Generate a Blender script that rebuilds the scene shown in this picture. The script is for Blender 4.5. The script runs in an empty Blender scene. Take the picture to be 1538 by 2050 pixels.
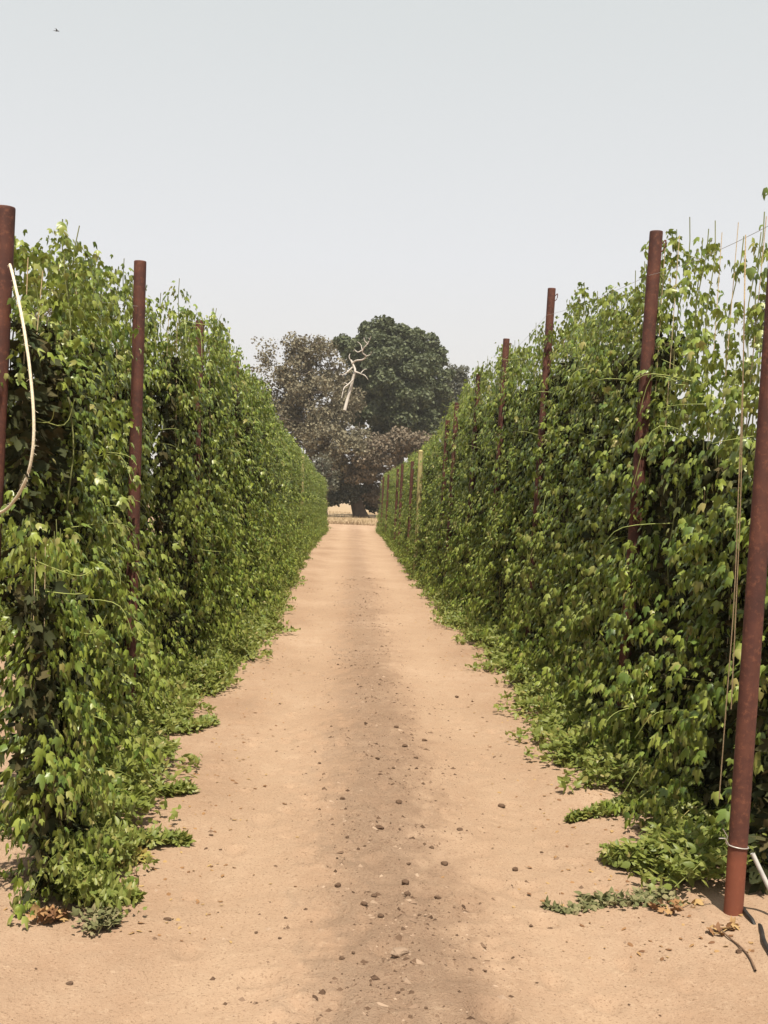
import bpy, bmesh, math, random
import numpy as np
from mathutils import Vector, Matrix, noise as mnoise

random.seed(7)
RS = np.random.RandomState(11)
scene = bpy.context.scene
COL = scene.collection
PI = math.pi

# ------------------------------------------------------------------ camera
F = 2300.0                       # focal length in photo pixels (photo is 1538 x 2050)
TH, RO = math.radians(4.3), math.radians(2.45)
CAM = np.array([0, 0, 1.7])
def _rx(a): return np.array([[1, 0, 0], [0, math.cos(a), -math.sin(a)], [0, math.sin(a), math.cos(a)]])
def _rz(a): return np.array([[math.cos(a), -math.sin(a), 0], [math.sin(a), math.cos(a), 0], [0, 0, 1]])
ROT = _rx(PI / 2 - TH) @ _rz(RO)
_v = ROT.T @ np.array([0, 1.0, 0])
CX = 705 + F * _v[0] / _v[2]
CY = 1000 - F * _v[1] / _v[2]
def ray(px, py): return ROT @ np.array([(px - CX) / F, -(py - CY) / F, -1.0])
def on_ground(px, py, z=0.0):
    d = ray(px, py); return CAM + d * (z - CAM[2]) / d[2]
def at_x(px, py, X):
    d = ray(px, py); return CAM + d * X / d[0]
def at_y(px, py, Y):
    d = ray(px, py); return CAM + d * Y / d[1]

cam_data = bpy.data.cameras.new("camera")
cam = bpy.data.objects.new("camera", cam_data); COL.objects.link(cam)
cam.matrix_world = Matrix.Translation(Vector(CAM)) @ Matrix(ROT.tolist()).to_4x4()
cam_data.sensor_fit = 'VERTICAL'
cam_data.sensor_height = 36; cam_data.sensor_width = 27
cam_data.lens = F / 2050 * 36
cam_data.shift_x = (769 - CX) / 2050
cam_data.shift_y = (CY - 1025) / 2050
cam_data.clip_start = 0.05; cam_data.clip_end = 6000
scene.camera = cam

# ------------------------------------------------------------------ light
SUN_EL, SUN_AZ = math.radians(68), math.radians(176)      # azimuth from +Y towards +X
world = bpy.data.worlds.new("World"); scene.world = world; world.use_nodes = True
wn, wl = world.node_tree.nodes, world.node_tree.links
wn.clear()
sky = wn.new('ShaderNodeTexSky'); sky.sky_type = 'NISHITA'; sky.sun_disc = False
sky.sun_elevation = SUN_EL; sky.sun_rotation = SUN_AZ
sky.air_density = 1.0; sky.dust_density = 4.0; sky.ozone_density = 1.0; sky.altitude = 100
hs = wn.new('ShaderNodeHueSaturation'); hs.inputs['Saturation'].default_value = 0.32
bg = wn.new('ShaderNodeBackground'); bg.inputs['Strength'].default_value = 0.0665
wo = wn.new('ShaderNodeOutputWorld')
hz = wn.new('ShaderNodeMix'); hz.data_type = 'RGBA'; hz.inputs[0].default_value = 0.74      # thin white haze over the whole sky
hz.inputs[7].default_value = (8.1, 8.1, 8.05, 1)
tc = wn.new('ShaderNodeTexCoord'); sx_ = wn.new('ShaderNodeSeparateXYZ'); wl.new(tc.outputs['Generated'], sx_.inputs[0])
cr = wn.new('ShaderNodeValToRGB'); wl.new(sx_.outputs[2], cr.inputs[0])          # height above the horizon
e = cr.color_ramp.elements; e[0].position = 0.0; e[0].color = (0.93, 0.87, 0.80, 1); e[1].position = 0.55; e[1].color = (0.70, 0.755, 0.735, 1)
e2 = e.new(0.20); e2.color = (0.88, 0.885, 0.90, 1)
sc_ = wn.new('ShaderNodeVectorMath'); sc_.operation = 'SCALE'; sc_.inputs[3].default_value = 9.3; wl.new(cr.outputs[0], sc_.inputs[0]); wl.new(sc_.outputs[0], hz.inputs[7])
wl.new(sky.outputs[0], hs.inputs['Color']); wl.new(hs.outputs[0], hz.inputs[6]); wl.new(hz.outputs[2], bg.inputs['Color']); wl.new(bg.outputs[0], wo.inputs[0])
sd = bpy.data.lights.new("sun", 'SUN'); sd.energy = 5.0; sd.angle = math.radians(0.55); sd.color = (1.0, 0.92, 0.77)
sun = bpy.data.objects.new("sun", sd); COL.objects.link(sun)
_d = Vector((math.sin(SUN_AZ) * math.cos(SUN_EL), math.cos(SUN_AZ) * math.cos(SUN_EL), math.sin(SUN_EL)))
sun.rotation_euler = _d.to_track_quat('Z', 'Y').to_euler()
sun.location = (0, 20, 40)
vs = scene.view_settings
vs.view_transform = 'Standard'; vs.look = 'None'; vs.exposure = 0.80; vs.gamma = 1.0

# ------------------------------------------------------------------ materials
def nmat(name):
    m = bpy.data.materials.new(name); m.use_nodes = True
    nt = m.node_tree; nt.nodes.clear()
    out = nt.nodes.new('ShaderNodeOutputMaterial')
    return m, nt, out
def ramp(nt, fac, stops):
    r = nt.nodes.new('ShaderNodeValToRGB')
    el = r.color_ramp.elements
    while len(el) > 1: el.remove(el[-1])
    el[0].position = stops[0][0]; el[0].color = (*stops[0][1], 1)
    for p, c in stops[1:]:
        e = el.new(p); e.color = (*c, 1)
    nt.links.new(fac, r.inputs[0]); return r.outputs[0]
def noise_tex(nt, vec, scale, detail=4, rough=0.55):
    n = nt.nodes.new('ShaderNodeTexNoise'); n.inputs['Scale'].default_value = scale
    n.inputs['Detail'].default_value = detail; n.inputs['Roughness'].default_value = rough
    if vec is not None: nt.links.new(vec, n.inputs['Vector'])
    return n.outputs[0]
def mixc(nt, fac, a, b, typ='MIX'):
    x = nt.nodes.new('ShaderNodeMix'); x.data_type = 'RGBA'; x.blend_type = typ
    for i, v in ((0, fac), (6, a), (7, b)):
        if hasattr(v, 'is_output'): nt.links.new(v, x.inputs[i])
        elif i == 0: x.inputs[0].default_value = v
        else: x.inputs[i].default_value = (*v, 1)
    return x.outputs[2]
def mathn(nt, op, a, b=0.0, c=None, clamp=False):
    x = nt.nodes.new('ShaderNodeMath'); x.operation = op; x.use_clamp = clamp
    for i, v in enumerate((a, b, c)):
        if v is None: continue
        if hasattr(v, 'is_output'): nt.links.new(v, x.inputs[i])
        else: x.inputs[i].default_value = v
    return x.outputs[0]
def coords(nt, kind='Object'):
    t = nt.nodes.new('ShaderNodeTexCoord'); return t.outputs[kind]
def bump(nt, h, strength, dist):
    b = nt.nodes.new('ShaderNodeBump'); b.inputs['Strength'].default_value = strength
    b.inputs['Distance'].default_value = dist; nt.links.new(h, b.inputs['Height']); return b.outputs[0]

def leaf_mat(name, stops, trans=(0.16, 0.22, 0.03), tfac=0.38, rough=0.45, spec=0.35, patch=None):
    m, nt, out = nmat(name)
    g = nt.nodes.new('ShaderNodeNewGeometry')
    c = ramp(nt, g.outputs['Random Per Island'], stops)
    if patch:                        # whole patches of slightly yellower growth, a trait of the plants
        o = nt.nodes.new('ShaderNodeNewGeometry')
        nz = noise_tex(nt, o.outputs['Position'], patch[0], 2)
        f = mathn(nt, 'MULTIPLY_ADD', nz, 4.0, -1.9, True)
        c = mixc(nt, mathn(nt, 'MULTIPLY', f, patch[2]), c, patch[1])
    p = nt.nodes.new('ShaderNodeBsdfPrincipled')
    nt.links.new(c, p.inputs['Base Color'])
    p.inputs['Roughness'].default_value = rough
    p.inputs['Specular IOR Level'].default_value = spec
    t = nt.nodes.new('ShaderNodeBsdfTranslucent')
    nt.links.new(mixc(nt, 0.55, c, trans), t.inputs['Color'])
    mx = nt.nodes.new('ShaderNodeMixShader'); mx.inputs[0].default_value = tfac
    nt.links.new(p.outputs[0], mx.inputs[1]); nt.links.new(t.outputs[0], mx.inputs[2])
    nt.links.new(mx.outputs[0], out.inputs[0])
    return m
def simple(name, c1, c2, scale, rough=0.8, bmp=None, spec=0.3, metal=0.0):
    m, nt, out = nmat(name)
    v = coords(nt); n = noise_tex(nt, v, scale, 5, 0.6)
    p = nt.nodes.new('ShaderNodeBsdfPrincipled')
    nt.links.new(ramp(nt, n, [(0.3, c1), (0.7, c2)]), p.inputs['Base Color'])
    p.inputs['Roughness'].default_value = rough; p.inputs['Specular IOR Level'].default_value = spec
    p.inputs['Metallic'].default_value = metal
    if bmp: nt.links.new(bump(nt, n, bmp[0], bmp[1]), p.inputs['Normal'])
    nt.links.new(p.outputs[0], out.inputs[0]); return m

M = {}
M['leaf'] = leaf_mat('hop_leaf', [(0.0, (0.076, 0.124, 0.026)), (0.28, (0.150, 0.206, 0.036)), (0.62, (0.228, 0.270, 0.042)),
                                  (0.92, (0.251, 0.279, 0.074)), (0.975, (0.233, 0.219, 0.065)), (1.0, (0.316, 0.270, 0.093))],
                     trans=(0.251, 0.307, 0.056), tfac=0.28, rough=0.40, spec=0.5, patch=(0.9, (0.186, 0.205, 0.047), 0.55))
M['shoot'] = leaf_mat('hop_shoot_leaf', [(0.0, (0.135, 0.172, 0.039)), (0.5, (0.195, 0.228, 0.054)), (0.9, (0.251, 0.265, 0.074)), (1.0, (0.316, 0.260, 0.093))],
                      trans=(0.307, 0.335, 0.074), tfac=0.42)
M['old_leaf'] = leaf_mat('old_hop_leaf', [(0.0, (0.024, 0.030, 0.012)), (0.6, (0.040, 0.044, 0.017)), (1.0, (0.075, 0.060, 0.026))], trans=(0.05, 0.04, 0.015), tfac=0.12, rough=0.8, spec=0.15)  # older inner leaves, with the shade of the hedge gaps put into their colour
M['dry_leaf'] = leaf_mat('dry_leaf', [(0.0, (0.131, 0.061, 0.029)), (0.5, (0.262, 0.139, 0.061)), (1.0, (0.369, 0.246, 0.107))], trans=(0.246, 0.123, 0.041), tfac=0.2, rough=0.8)
M['yellow_leaf'] = leaf_mat('yellowing_leaf', [(0.0, (0.213, 0.148, 0.041)), (0.6, (0.344, 0.262, 0.074)), (1.0, (0.246, 0.246, 0.057))], trans=(0.328, 0.246, 0.066), tfac=0.3, rough=0.7)
M['dusty_leaf'] = leaf_mat('dusty_leaf', [(0.0, (0.107, 0.115, 0.045)), (0.6, (0.180, 0.172, 0.078)), (1.0, (0.262, 0.221, 0.123))], trans=(0.164, 0.180, 0.066), tfac=0.3, rough=0.8)
M['oak_green'] = leaf_mat('oak_leaf', [(0.0, (0.054, 0.068, 0.036)), (0.5, (0.079, 0.095, 0.047)), (1.0, (0.117, 0.131, 0.065))], trans=(0.072, 0.090, 0.027), tfac=0.25, rough=0.6)
M['oak_brown'] = leaf_mat('dry_oak_leaf', [(0.0, (0.108, 0.097, 0.061)), (0.5, (0.155, 0.137, 0.088)), (1.0, (0.221, 0.194, 0.131))], trans=(0.126, 0.090, 0.054), tfac=0.2, rough=0.8)
M['oak_grey'] = leaf_mat('grey_tree_leaf', [(0.0, (0.068, 0.070, 0.054)), (0.5, (0.095, 0.097, 0.072)), (1.0, (0.135, 0.135, 0.099))], trans=(0.090, 0.099, 0.054), tfac=0.25, rough=0.7)
M['oak_dark'] = leaf_mat('dark_oak_leaf', [(0.0, (0.036, 0.038, 0.025)), (0.5, (0.054, 0.054, 0.036)), (1.0, (0.081, 0.077, 0.052))], trans=(0.054, 0.054, 0.027), tfac=0.15, rough=0.8)  # shade under the dry oak's crown painted as a darker leaf colour
M['oak_pink'] = leaf_mat('dead_bough_leaf', [(0.0, (0.104, 0.083, 0.058)), (0.5, (0.153, 0.124, 0.086)), (1.0, (0.225, 0.180, 0.131))], trans=(0.180, 0.108, 0.063), tfac=0.2, rough=0.8)
M['bark'] = simple('oak_bark', (0.030, 0.020, 0.015), (0.085, 0.058, 0.042), 3.0, 0.9, (0.6, 0.05))
M['limb'] = simple('grey_limb', (0.075, 0.058, 0.046), (0.15, 0.122, 0.10), 3.0, 0.9)
M['dead_wood'] = simple('bleached_wood', (0.30, 0.265, 0.23), (0.47, 0.435, 0.40), 2.0, 0.8)
M['bine'] = simple('hop_bine', (0.10, 0.12, 0.035), (0.19, 0.19, 0.07), 9.0, 0.7)
M['tendril'] = simple('hop_tendril', (0.18, 0.22, 0.06), (0.30, 0.32, 0.10), 9.0, 0.6)
M['twine'] = simple('coir_twine', (0.38, 0.28, 0.16), (0.62, 0.50, 0.32), 120.0, 0.95, (0.5, 0.002))
M['rope'] = simple('pale_coir_twine', (0.440, 0.368, 0.256), (0.640, 0.576, 0.448), 120.0, 0.95, (0.5, 0.002))
M['wire'] = simple('galvanised_wire', (0.30, 0.28, 0.26), (0.50, 0.47, 0.44), 40.0, 0.5, None, 0.5, 0.6)
M['grey_pipe'] = simple('weathered_pipe', (0.30, 0.29, 0.28), (0.46, 0.44, 0.41), 25.0, 0.7)
M['hose'] = simple('black_hose', (0.010, 0.009, 0.009), (0.03, 0.025, 0.022), 20.0, 0.6)
M['clod'] = simple('earth_clod', (0.070, 0.041, 0.026), (0.156, 0.094, 0.059), 22.0, 0.95, (0.6, 0.01))
M['stone'] = simple('pale_stone', (0.17, 0.115, 0.08), (0.27, 0.19, 0.135), 14.0, 0.85, (0.4, 0.005))
M['gravel'] = leaf_mat('gravel_stone', [(0.0, (0.06, 0.036, 0.024)), (0.4, (0.115, 0.072, 0.048)), (0.75, (0.20, 0.135, 0.095)), (1.0, (0.31, 0.225, 0.165))], tfac=0.0, rough=0.95, spec=0.1)
M['straw'] = leaf_mat('dry_grass', [(0.0, (0.197, 0.135, 0.074)), (0.5, (0.271, 0.193, 0.107)), (1.0, (0.344, 0.258, 0.148))], trans=(0.328, 0.246, 0.123), tfac=0.25, rough=0.8)
M['weed_brown'] = leaf_mat('brown_weed', [(0.0, (0.139, 0.082, 0.049)), (0.5, (0.205, 0.135, 0.074)), (1.0, (0.279, 0.197, 0.115))], trans=(0.246, 0.164, 0.082), tfac=0.2, rough=0.8)
M['bird'] = simple('bird_plumage', (0.03, 0.03, 0.033), (0.06, 0.06, 0.065), 5.0, 0.8)

def rust_mat(name, zlow=None):
    m, nt, out = nmat(name)
    v = coords(nt)
    n1 = noise_tex(nt, v, 5.0, 5, 0.65); n2 = noise_tex(nt, v, 45.0, 4, 0.7)
    c = ramp(nt, n1, [(0.25, (0.034, 0.015, 0.013)), (0.5, (0.070, 0.025, 0.018)), (0.76, (0.128, 0.047, 0.029))])
    c = mixc(nt, mathn(nt, 'MULTIPLY_ADD', n2, 2.4, -1.25, True), c, (0.230, 0.085, 0.047))
    mp = nt.nodes.new('ShaderNodeMapping'); mp.inputs['Scale'].default_value = (30, 30, 1.6); nt.links.new(v, mp.inputs[0])
    st = noise_tex(nt, mp.outputs[0], 1.0, 3, 0.5)
    c = mixc(nt, mathn(nt, 'MULTIPLY_ADD', st, 2.2, -1.2, True), c, (0.047, 0.015, 0.014))
    if zlow:  # light bounced off the sand, painted into the rust as a brighter orange foot
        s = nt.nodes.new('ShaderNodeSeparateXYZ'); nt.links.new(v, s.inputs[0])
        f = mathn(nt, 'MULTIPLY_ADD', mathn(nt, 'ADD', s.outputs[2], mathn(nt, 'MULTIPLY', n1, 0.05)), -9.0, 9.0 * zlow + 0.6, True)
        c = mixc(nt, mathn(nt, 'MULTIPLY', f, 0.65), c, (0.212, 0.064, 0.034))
    p = nt.nodes.new('ShaderNodeBsdfPrincipled'); nt.links.new(c, p.inputs['Base Color'])
    p.inputs['Roughness'].default_value = 0.72; p.inputs['Specular IOR Level'].default_value = 0.3
    nt.links.new(bump(nt, n2, 0.35, 0.003), p.inputs['Normal'])
    nt.links.new(p.outputs[0], out.inputs[0]); return m
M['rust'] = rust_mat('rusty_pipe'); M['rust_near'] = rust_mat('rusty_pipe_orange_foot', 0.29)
M['post'] = simple('weathered_post', (0.22, 0.17, 0.07), (0.42, 0.36, 0.17), 6.0, 0.9)

def dirt_mat():
    m, nt, out = nmat('sandy_earth')
    v = coords(nt)
    s = nt.nodes.new('ShaderNodeSeparateXYZ'); nt.links.new(v, s.inputs[0])
    mp = nt.nodes.new('ShaderNodeMapping'); mp.inputs['Scale'].default_value = (1.0, 0.55, 1.0); nt.links.new(v, mp.inputs[0])
    big = noise_tex(nt, mp.outputs[0], 0.9, 4, 0.55)
    mid = noise_tex(nt, mp.outputs[0], 7.0, 5, 0.65)
    fine = noise_tex(nt, v, 90.0, 4, 0.75)
    c = ramp(nt, big, [(0.30, (0.237, 0.156, 0.105)), (0.5, (0.298, 0.205, 0.141)), (0.70, (0.353, 0.251, 0.179))])
    c = mixc(nt, mathn(nt, 'MULTIPLY_ADD', mid, 3.2, -1.2, True), mixc(nt, 0.55, c, (0.271, 0.172, 0.113)), c)
    c = mixc(nt, mathn(nt, 'MULTIPLY_ADD', noise_tex(nt, v, 30.0, 5, 0.7), 3.5, -1.9, True), c, mixc(nt, 0.5, c, (0.470, 0.353, 0.253)))
    # two smooth, paler wheel tracks
    for xc in (-0.42, 0.88):
        da = mathn(nt, 'ABSOLUTE', mathn(nt, 'SUBTRACT', mathn(nt, 'ADD', s.outputs[0], mathn(nt, 'MULTIPLY_ADD', big, 0.4, -0.2)), xc))
        tr_ = mathn(nt, 'MULTIPLY_ADD', da, -3.2, 1.2, True)
        c = mixc(nt, mathn(nt, 'MULTIPLY', tr_, 0.25), c, (0.389, 0.282, 0.197))
    # uncompacted middle strip of pinkish, coarser earth between the two wheel tracks
    wob = mathn(nt, 'ADD', mathn(nt, 'MULTIPLY_ADD', big, 0.5, -0.25), mathn(nt, 'MULTIPLY_ADD', mid, 0.8, -0.4))
    dx = mathn(nt, 'ABSOLUTE', mathn(nt, 'SUBTRACT', mathn(nt, 'ADD', s.outputs[0], wob), 0.24))
    strip = mathn(nt, 'MULTIPLY_ADD', dx, -3.6, 1.35, True)
    c = mixc(nt, mathn(nt, 'MULTIPLY', strip, 0.16), c, (0.290, 0.195, 0.145))
    grit = mathn(nt, 'MULTIPLY_ADD', noise_tex(nt, v, 55.0, 5, 0.8), 9.0, -5.0, True)
    c = mixc(nt, mathn(nt, 'MULTIPLY', mathn(nt, 'MULTIPLY', strip, grit), 0.5), c, (0.15, 0.095, 0.068))
    # dark organic crumbs
    c = mixc(nt, mathn(nt, 'MULTIPLY_ADD', fine, 7.0, -3.8, True), c, (0.154, 0.093, 0.058))
    # scattered straw-coloured flecks
    fl = nt.nodes.new('ShaderNodeTexVoronoi'); fl.inputs['Scale'].default_value = 26.0; nt.links.new(mp.outputs[0], fl.inputs['Vector'])
    c = mixc(nt, mathn(nt, 'MULTIPLY_ADD', fl.outputs['Distance'], -9.0, 0.9, True), c, (0.271, 0.172, 0.108))
    p = nt.nodes.new('ShaderNodeBsdfPrincipled'); nt.links.new(c, p.inputs['Base Color'])
    p.inputs['Roughness'].default_value = 0.95; p.inputs['Specular IOR Level'].default_value = 0.1
    h = mathn(nt, 'ADD', mathn(nt, 'MULTIPLY', mid, 0.6), mathn(nt, 'MULTIPLY', fine, mathn(nt, 'MULTIPLY_ADD', strip, 0.5, 0.3)))
    nt.links.new(bump(nt, h, 0.9, 0.03), p.inputs['Normal'])
    nt.links.new(p.outputs[0], out.inputs[0]); return m
M['dirt'] = dirt_mat()
M['field'] = simple('dry_field_grass', (0.240, 0.164, 0.096), (0.312, 0.224, 0.136), 0.25, 0.95)

# ------------------------------------------------------------------ mesh helpers
def np_mesh(name, verts, faces, mat, smooth=True):
    """verts (n,3), faces (m,k) -> mesh data"""
    me = bpy.data.meshes.new(name)
    verts = np.ascontiguousarray(verts, dtype=np.float32); faces = np.ascontiguousarray(faces, dtype=np.int32)
    n, (k, q) = len(verts), faces.shape
    me.vertices.add(n); me.vertices.foreach_set('co', verts.ravel())
    me.loops.add(k * q); me.loops.foreach_set('vertex_index', faces.ravel())
    me.polygons.add(k)
    me.polygons.foreach_set('loop_start', np.arange(0, k * q, q, dtype=np.int32))
    me.polygons.foreach_set('loop_total', np.full(k, q, dtype=np.int32))
    me.polygons.foreach_set('use_smooth', np.full(k, smooth, dtype=bool))
    me.materials.append(mat); me.update(calc_edges=True); return me
def link(name, me, parent=None, loc=None):
    o = bpy.data.objects.new(name, me); COL.objects.link(o)
    if parent is not None: o.parent = parent
    if loc is not None: o.location = loc
    return o
def tag(o, label=None, cat=None, group=None, kind=None):
    if label: o['label'] = label
    if cat: o['category'] = cat
    if group: o['group'] = group
    if kind: o['kind'] = kind
    return o
def empty(name, loc, rz=0.0):
    o = bpy.data.objects.new(name, None); COL.objects.link(o)
    o.location = loc; o.rotation_euler = (0, 0, rz); o.empty_display_size = 0.2; return o

def norm(a): return a / np.maximum(np.linalg.norm(a, axis=-1, keepdims=True), 1e-9)
# three-lobed hop leaf, u across / v along / w out of the blade
_h = [(0.22, -0.14), (0.43, 0.10), (0.56, 0.50), (0.25, 0.42), (0.20, 0.70)]
_lv = [(0, 0), (0, 0.46), (0, 1.02)] + _h + [(-u, v) for u, v in _h]
LEAF_V = np.array([(u, v, -0.34 * abs(u) - 0.48 * v * v + (0.06 if u == 0 else 0)) for u, v in _lv])
LEAF_F = np.array([(0, 3, 4, 5), (0, 5, 6, 1), (1, 6, 7, 2), (0, 10, 9, 8), (0, 1, 11, 10), (1, 2, 12, 11)])
# narrower single blade for shoots and small leaves
_h2 = [(0.20, 0.08), (0.30, 0.35), (0.17, 0.72)]
_lv2 = [(0, 0), (0, 0.38), (0, 1.0)] + _h2 + [(-u, v) for u, v in _h2]
BLADE_V = np.array([(u, v, -0.3 * abs(u) - 0.28 * v * v) for u, v in _lv2])
BLADE_F = np.array([(0, 3, 4, 1), (1, 4, 5, 2), (0, 1, 7, 6), (1, 2, 8, 7)])
# leaf spray for far trees
CARD_V = np.array([(-0.5, 0.0, 0), (0.1, -0.25, 0.12), (0.55, 0.35, -0.05), (-0.15, 0.6, 0.1)])
CARD_F = np.array([(0, 1, 2, 3)])
# thin straw
STRAW_V = np.array([(-0.02, 0, 0), (0.02, 0, 0), (0.012, 0.6, -0.06), (-0.012, 0.6, -0.06), (0, 1.0, -0.2)])
STRAW_F = np.array([(0, 1, 2, 3), (3, 2, 4, 4)])
STRAW_V = np.array([(-0.022, 0, 0), (0.022, 0, 0), (0.006, 1.0, -0.15), (-0.006, 1.0, -0.15)]); STRAW_F = np.array([(0, 1, 2, 3)])
def leaves(P, tip, nor, S, V=LEAF_V, Fc=LEAF_F):
    P = np.asarray(P, float); tip = norm(tip); nor = norm(nor - tip * np.sum(nor * tip, -1, keepdims=True)); side = np.cross(tip, nor)
    S = np.asarray(S, float)[:, None, None]
    w = P[:, None, :] + S * (V[None, :, 0:1] * side[:, None] + V[None, :, 1:2] * tip[:, None] + V[None, :, 2:3] * nor[:, None])
    n, k = len(P), len(V)
    f = (Fc[None] + (np.arange(n) * k)[:, None, None]).reshape(-1, 4)
    return w.reshape(-1, 3), f
def cat_geo(parts):
    vs_, fs_, o = [], [], 0
    for v, f in parts:
        vs_.append(v); fs_.append(f + o); o += len(v)
    return np.concatenate(vs_), np.concatenate(fs_)
def tube(pts, r, sides=5):
    """one open polyline as a tube; r scalar or per point"""
    pts = np.asarray(pts, float); n = len(pts); r = np.broadcast_to(np.asarray(r, float), (n,))
    t = norm(np.gradient(pts, axis=0))
    ref = np.where(np.abs(t[:, 2:3]) < 0.9, np.array([[0, 0, 1.0]]), np.array([[1.0, 0, 0]]))
    a = norm(np.cross(t, ref)); b = np.cross(t, a)
    ang = np.arange(sides) * 2 * PI / sides
    ring = pts[:, None] + r[:, None, None] * (np.cos(ang)[None, :, None] * a[:, None] + np.sin(ang)[None, :, None] * b[:, None])
    v = ring.reshape(-1, 3); f = []
    for i in range(n - 1):
        for j in range(sides):
            k = (j + 1) % sides
            f.append((i * sides + j, i * sides + k, (i + 1) * sides + k, (i + 1) * sides + j))
    return v, np.array(f)
def smooth_path(P, n):
    P = np.asarray(P, float); t = np.linspace(0, len(P) - 1, n); out = []
    for x in t:
        i = min(int(x), len(P) - 2); u = x - i
        p0, p1, p2, p3 = P[max(i - 1, 0)], P[i], P[i + 1], P[min(i + 2, len(P) - 1)]
        out.append(0.5 * ((2 * p1) + (-p0 + p2) * u + (2 * p0 - 5 * p1 + 4 * p2 - p3) * u * u + (-p0 + 3 * p1 - 3 * p2 + p3) * u ** 3))
    return np.array(out)

# ------------------------------------------------------------------ ground
_lat = np.random.RandomState(3).rand(64, 64)
def vnoise(x, y):
    x = np.asarray(x, float); y = np.asarray(y, float)
    xi = np.floor(x).astype(int); yi = np.floor(y).astype(int); fx = x - xi; fy = y - yi
    fx = fx * fx * (3 - 2 * fx); fy = fy * fy * (3 - 2 * fy)
    g = lambda a, b: _lat[a % 64, b % 64]
    return (g(xi, yi) * (1 - fx) + g(xi + 1, yi) * fx) * (1 - fy) + (g(xi, yi + 1) * (1 - fx) + g(xi + 1, yi + 1) * fx) * fy - 0.5
_dr = np.random.RandomState(19); _nd = 230
DENT = np.stack([np.where(_dr.rand(_nd) < 0.55, _dr.normal(0.3, 0.35, _nd), _dr.uniform(-1.1, 1.6, _nd)), 3.6 + 11 * _dr.rand(_nd) ** 1.3, _dr.uniform(0.035, 0.08, _nd), _dr.uniform(0.006, 0.018, _nd), _dr.uniform(0.8, 1.7, _nd)], -1)
def dents(x, y):
    z = np.zeros_like(x)
    for dx_, dy_, r, h, a in DENT:
        m = (np.abs(x - dx_) < 3 * r) & (np.abs(y - dy_) < 3 * r * a)
        if not np.any(m): continue
        q = ((np.where(m, x - dx_, 9) / r) ** 2 + (np.where(m, y - dy_, 9) / (r * a)) ** 2)
        q = np.minimum(q, 30)
        z = z + np.where(m, -h * np.exp(-q ** 2) + 0.5 * h * np.exp(-((np.sqrt(q) - 1.35) / 0.3) ** 2), 0)
    return z
def gz(x, y):
    x = np.asarray(x, float); y = np.asarray(y, float)
    strip = np.exp(-((x - 0.24) / 0.33) ** 2)
    rough = 0.55 + 0.55 * strip + 0.5 * np.clip(vnoise(x * 1.3 + 2, y * 1.1 + 7), 0, 1)
    z = 0.030 * vnoise(x * 0.8, y * 0.5) + 0.012 * vnoise(x * 2.7 + 9, y * 2.1) + rough * (0.016 * vnoise(x * 9 + 5, y * 8) + 0.012 * vnoise(x * 21, y * 19 + 3))
    z += 0.022 * strip - 0.018 * np.exp(-((x + 0.45) / 0.28) ** 2) - 0.015 * np.exp(-((x - 0.95) / 0.28) ** 2)
    z += 0.05 * np.exp(-((np.abs(x - 0.15) - 1.75) / 0.45) ** 2)                       # slight banks along the rows
    z += 0.045 * np.exp(-((x - 1.45) / 0.16) ** 2 - ((y - 6.75) / 0.16) ** 2)          # small mound at the right edge
    z = z + dents(x, y)
    fade = np.clip((60 - y) / 40, 0, 1)
    return z * fade
def axis_pts(segs):
    out = []
    for a, b, n in segs: out += list(np.linspace(a, b, n, endpoint=False))
    return np.array(out + [segs[-1][1]])
xs = axis_pts([(-900, -60, 10), (-60, -8, 14), (-8, -2.4, 24), (-2.4, 2.6, 190), (2.6, 8, 24), (8, 60, 14), (60, 900, 10)])
ys = axis_pts([(-30, 2.6, 16), (2.6, 9, 280), (9, 20, 150), (20, 60, 110), (60, 200, 40), (200, 3000, 30)])
GX, GY = np.meshgrid(xs, ys)
gv = np.stack([GX, GY, gz(GX, GY)], -1).reshape(-1, 3)
nx, ny = len(xs), len(ys)
ii = (np.arange(ny - 1)[:, None] * nx + np.arange(nx - 1)[None]).ravel()
gf = np.stack([ii, ii + 1, ii + nx + 1, ii + nx], -1)
tag(link('ground', np_mesh('ground', gv, gf, M['dirt'])), 'sandy dirt track running between two rows of hop plants', 'ground', kind='structure')
fx = axis_pts([(-900, -30, 10), (-30, 30, 60), (30, 900, 10)]); fy = axis_pts([(79, 140, 30), (140, 2990, 30)])
FX, FY = np.meshgrid(fx, fy)
fz = 0.05 + 0.10 * (vnoise(FX * 0.3, FY * 0.2) + 0.5) * np.clip((FY - 79) / 5, 0, 1)
fz[0] = 0.004
ii = (np.arange(len(fy) - 1)[:, None] * len(fx) + np.arange(len(fx) - 1)[None]).ravel()
tag(link('dry_field', np_mesh('dry_field', np.stack([FX, FY, fz], -1).reshape(-1, 3), np.stack([ii, ii + 1, ii + len(fx) + 1, ii + len(fx)], -1), M['field'])),
    'straw coloured dry grass field beyond the end of the track', 'field', kind='structure')

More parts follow.
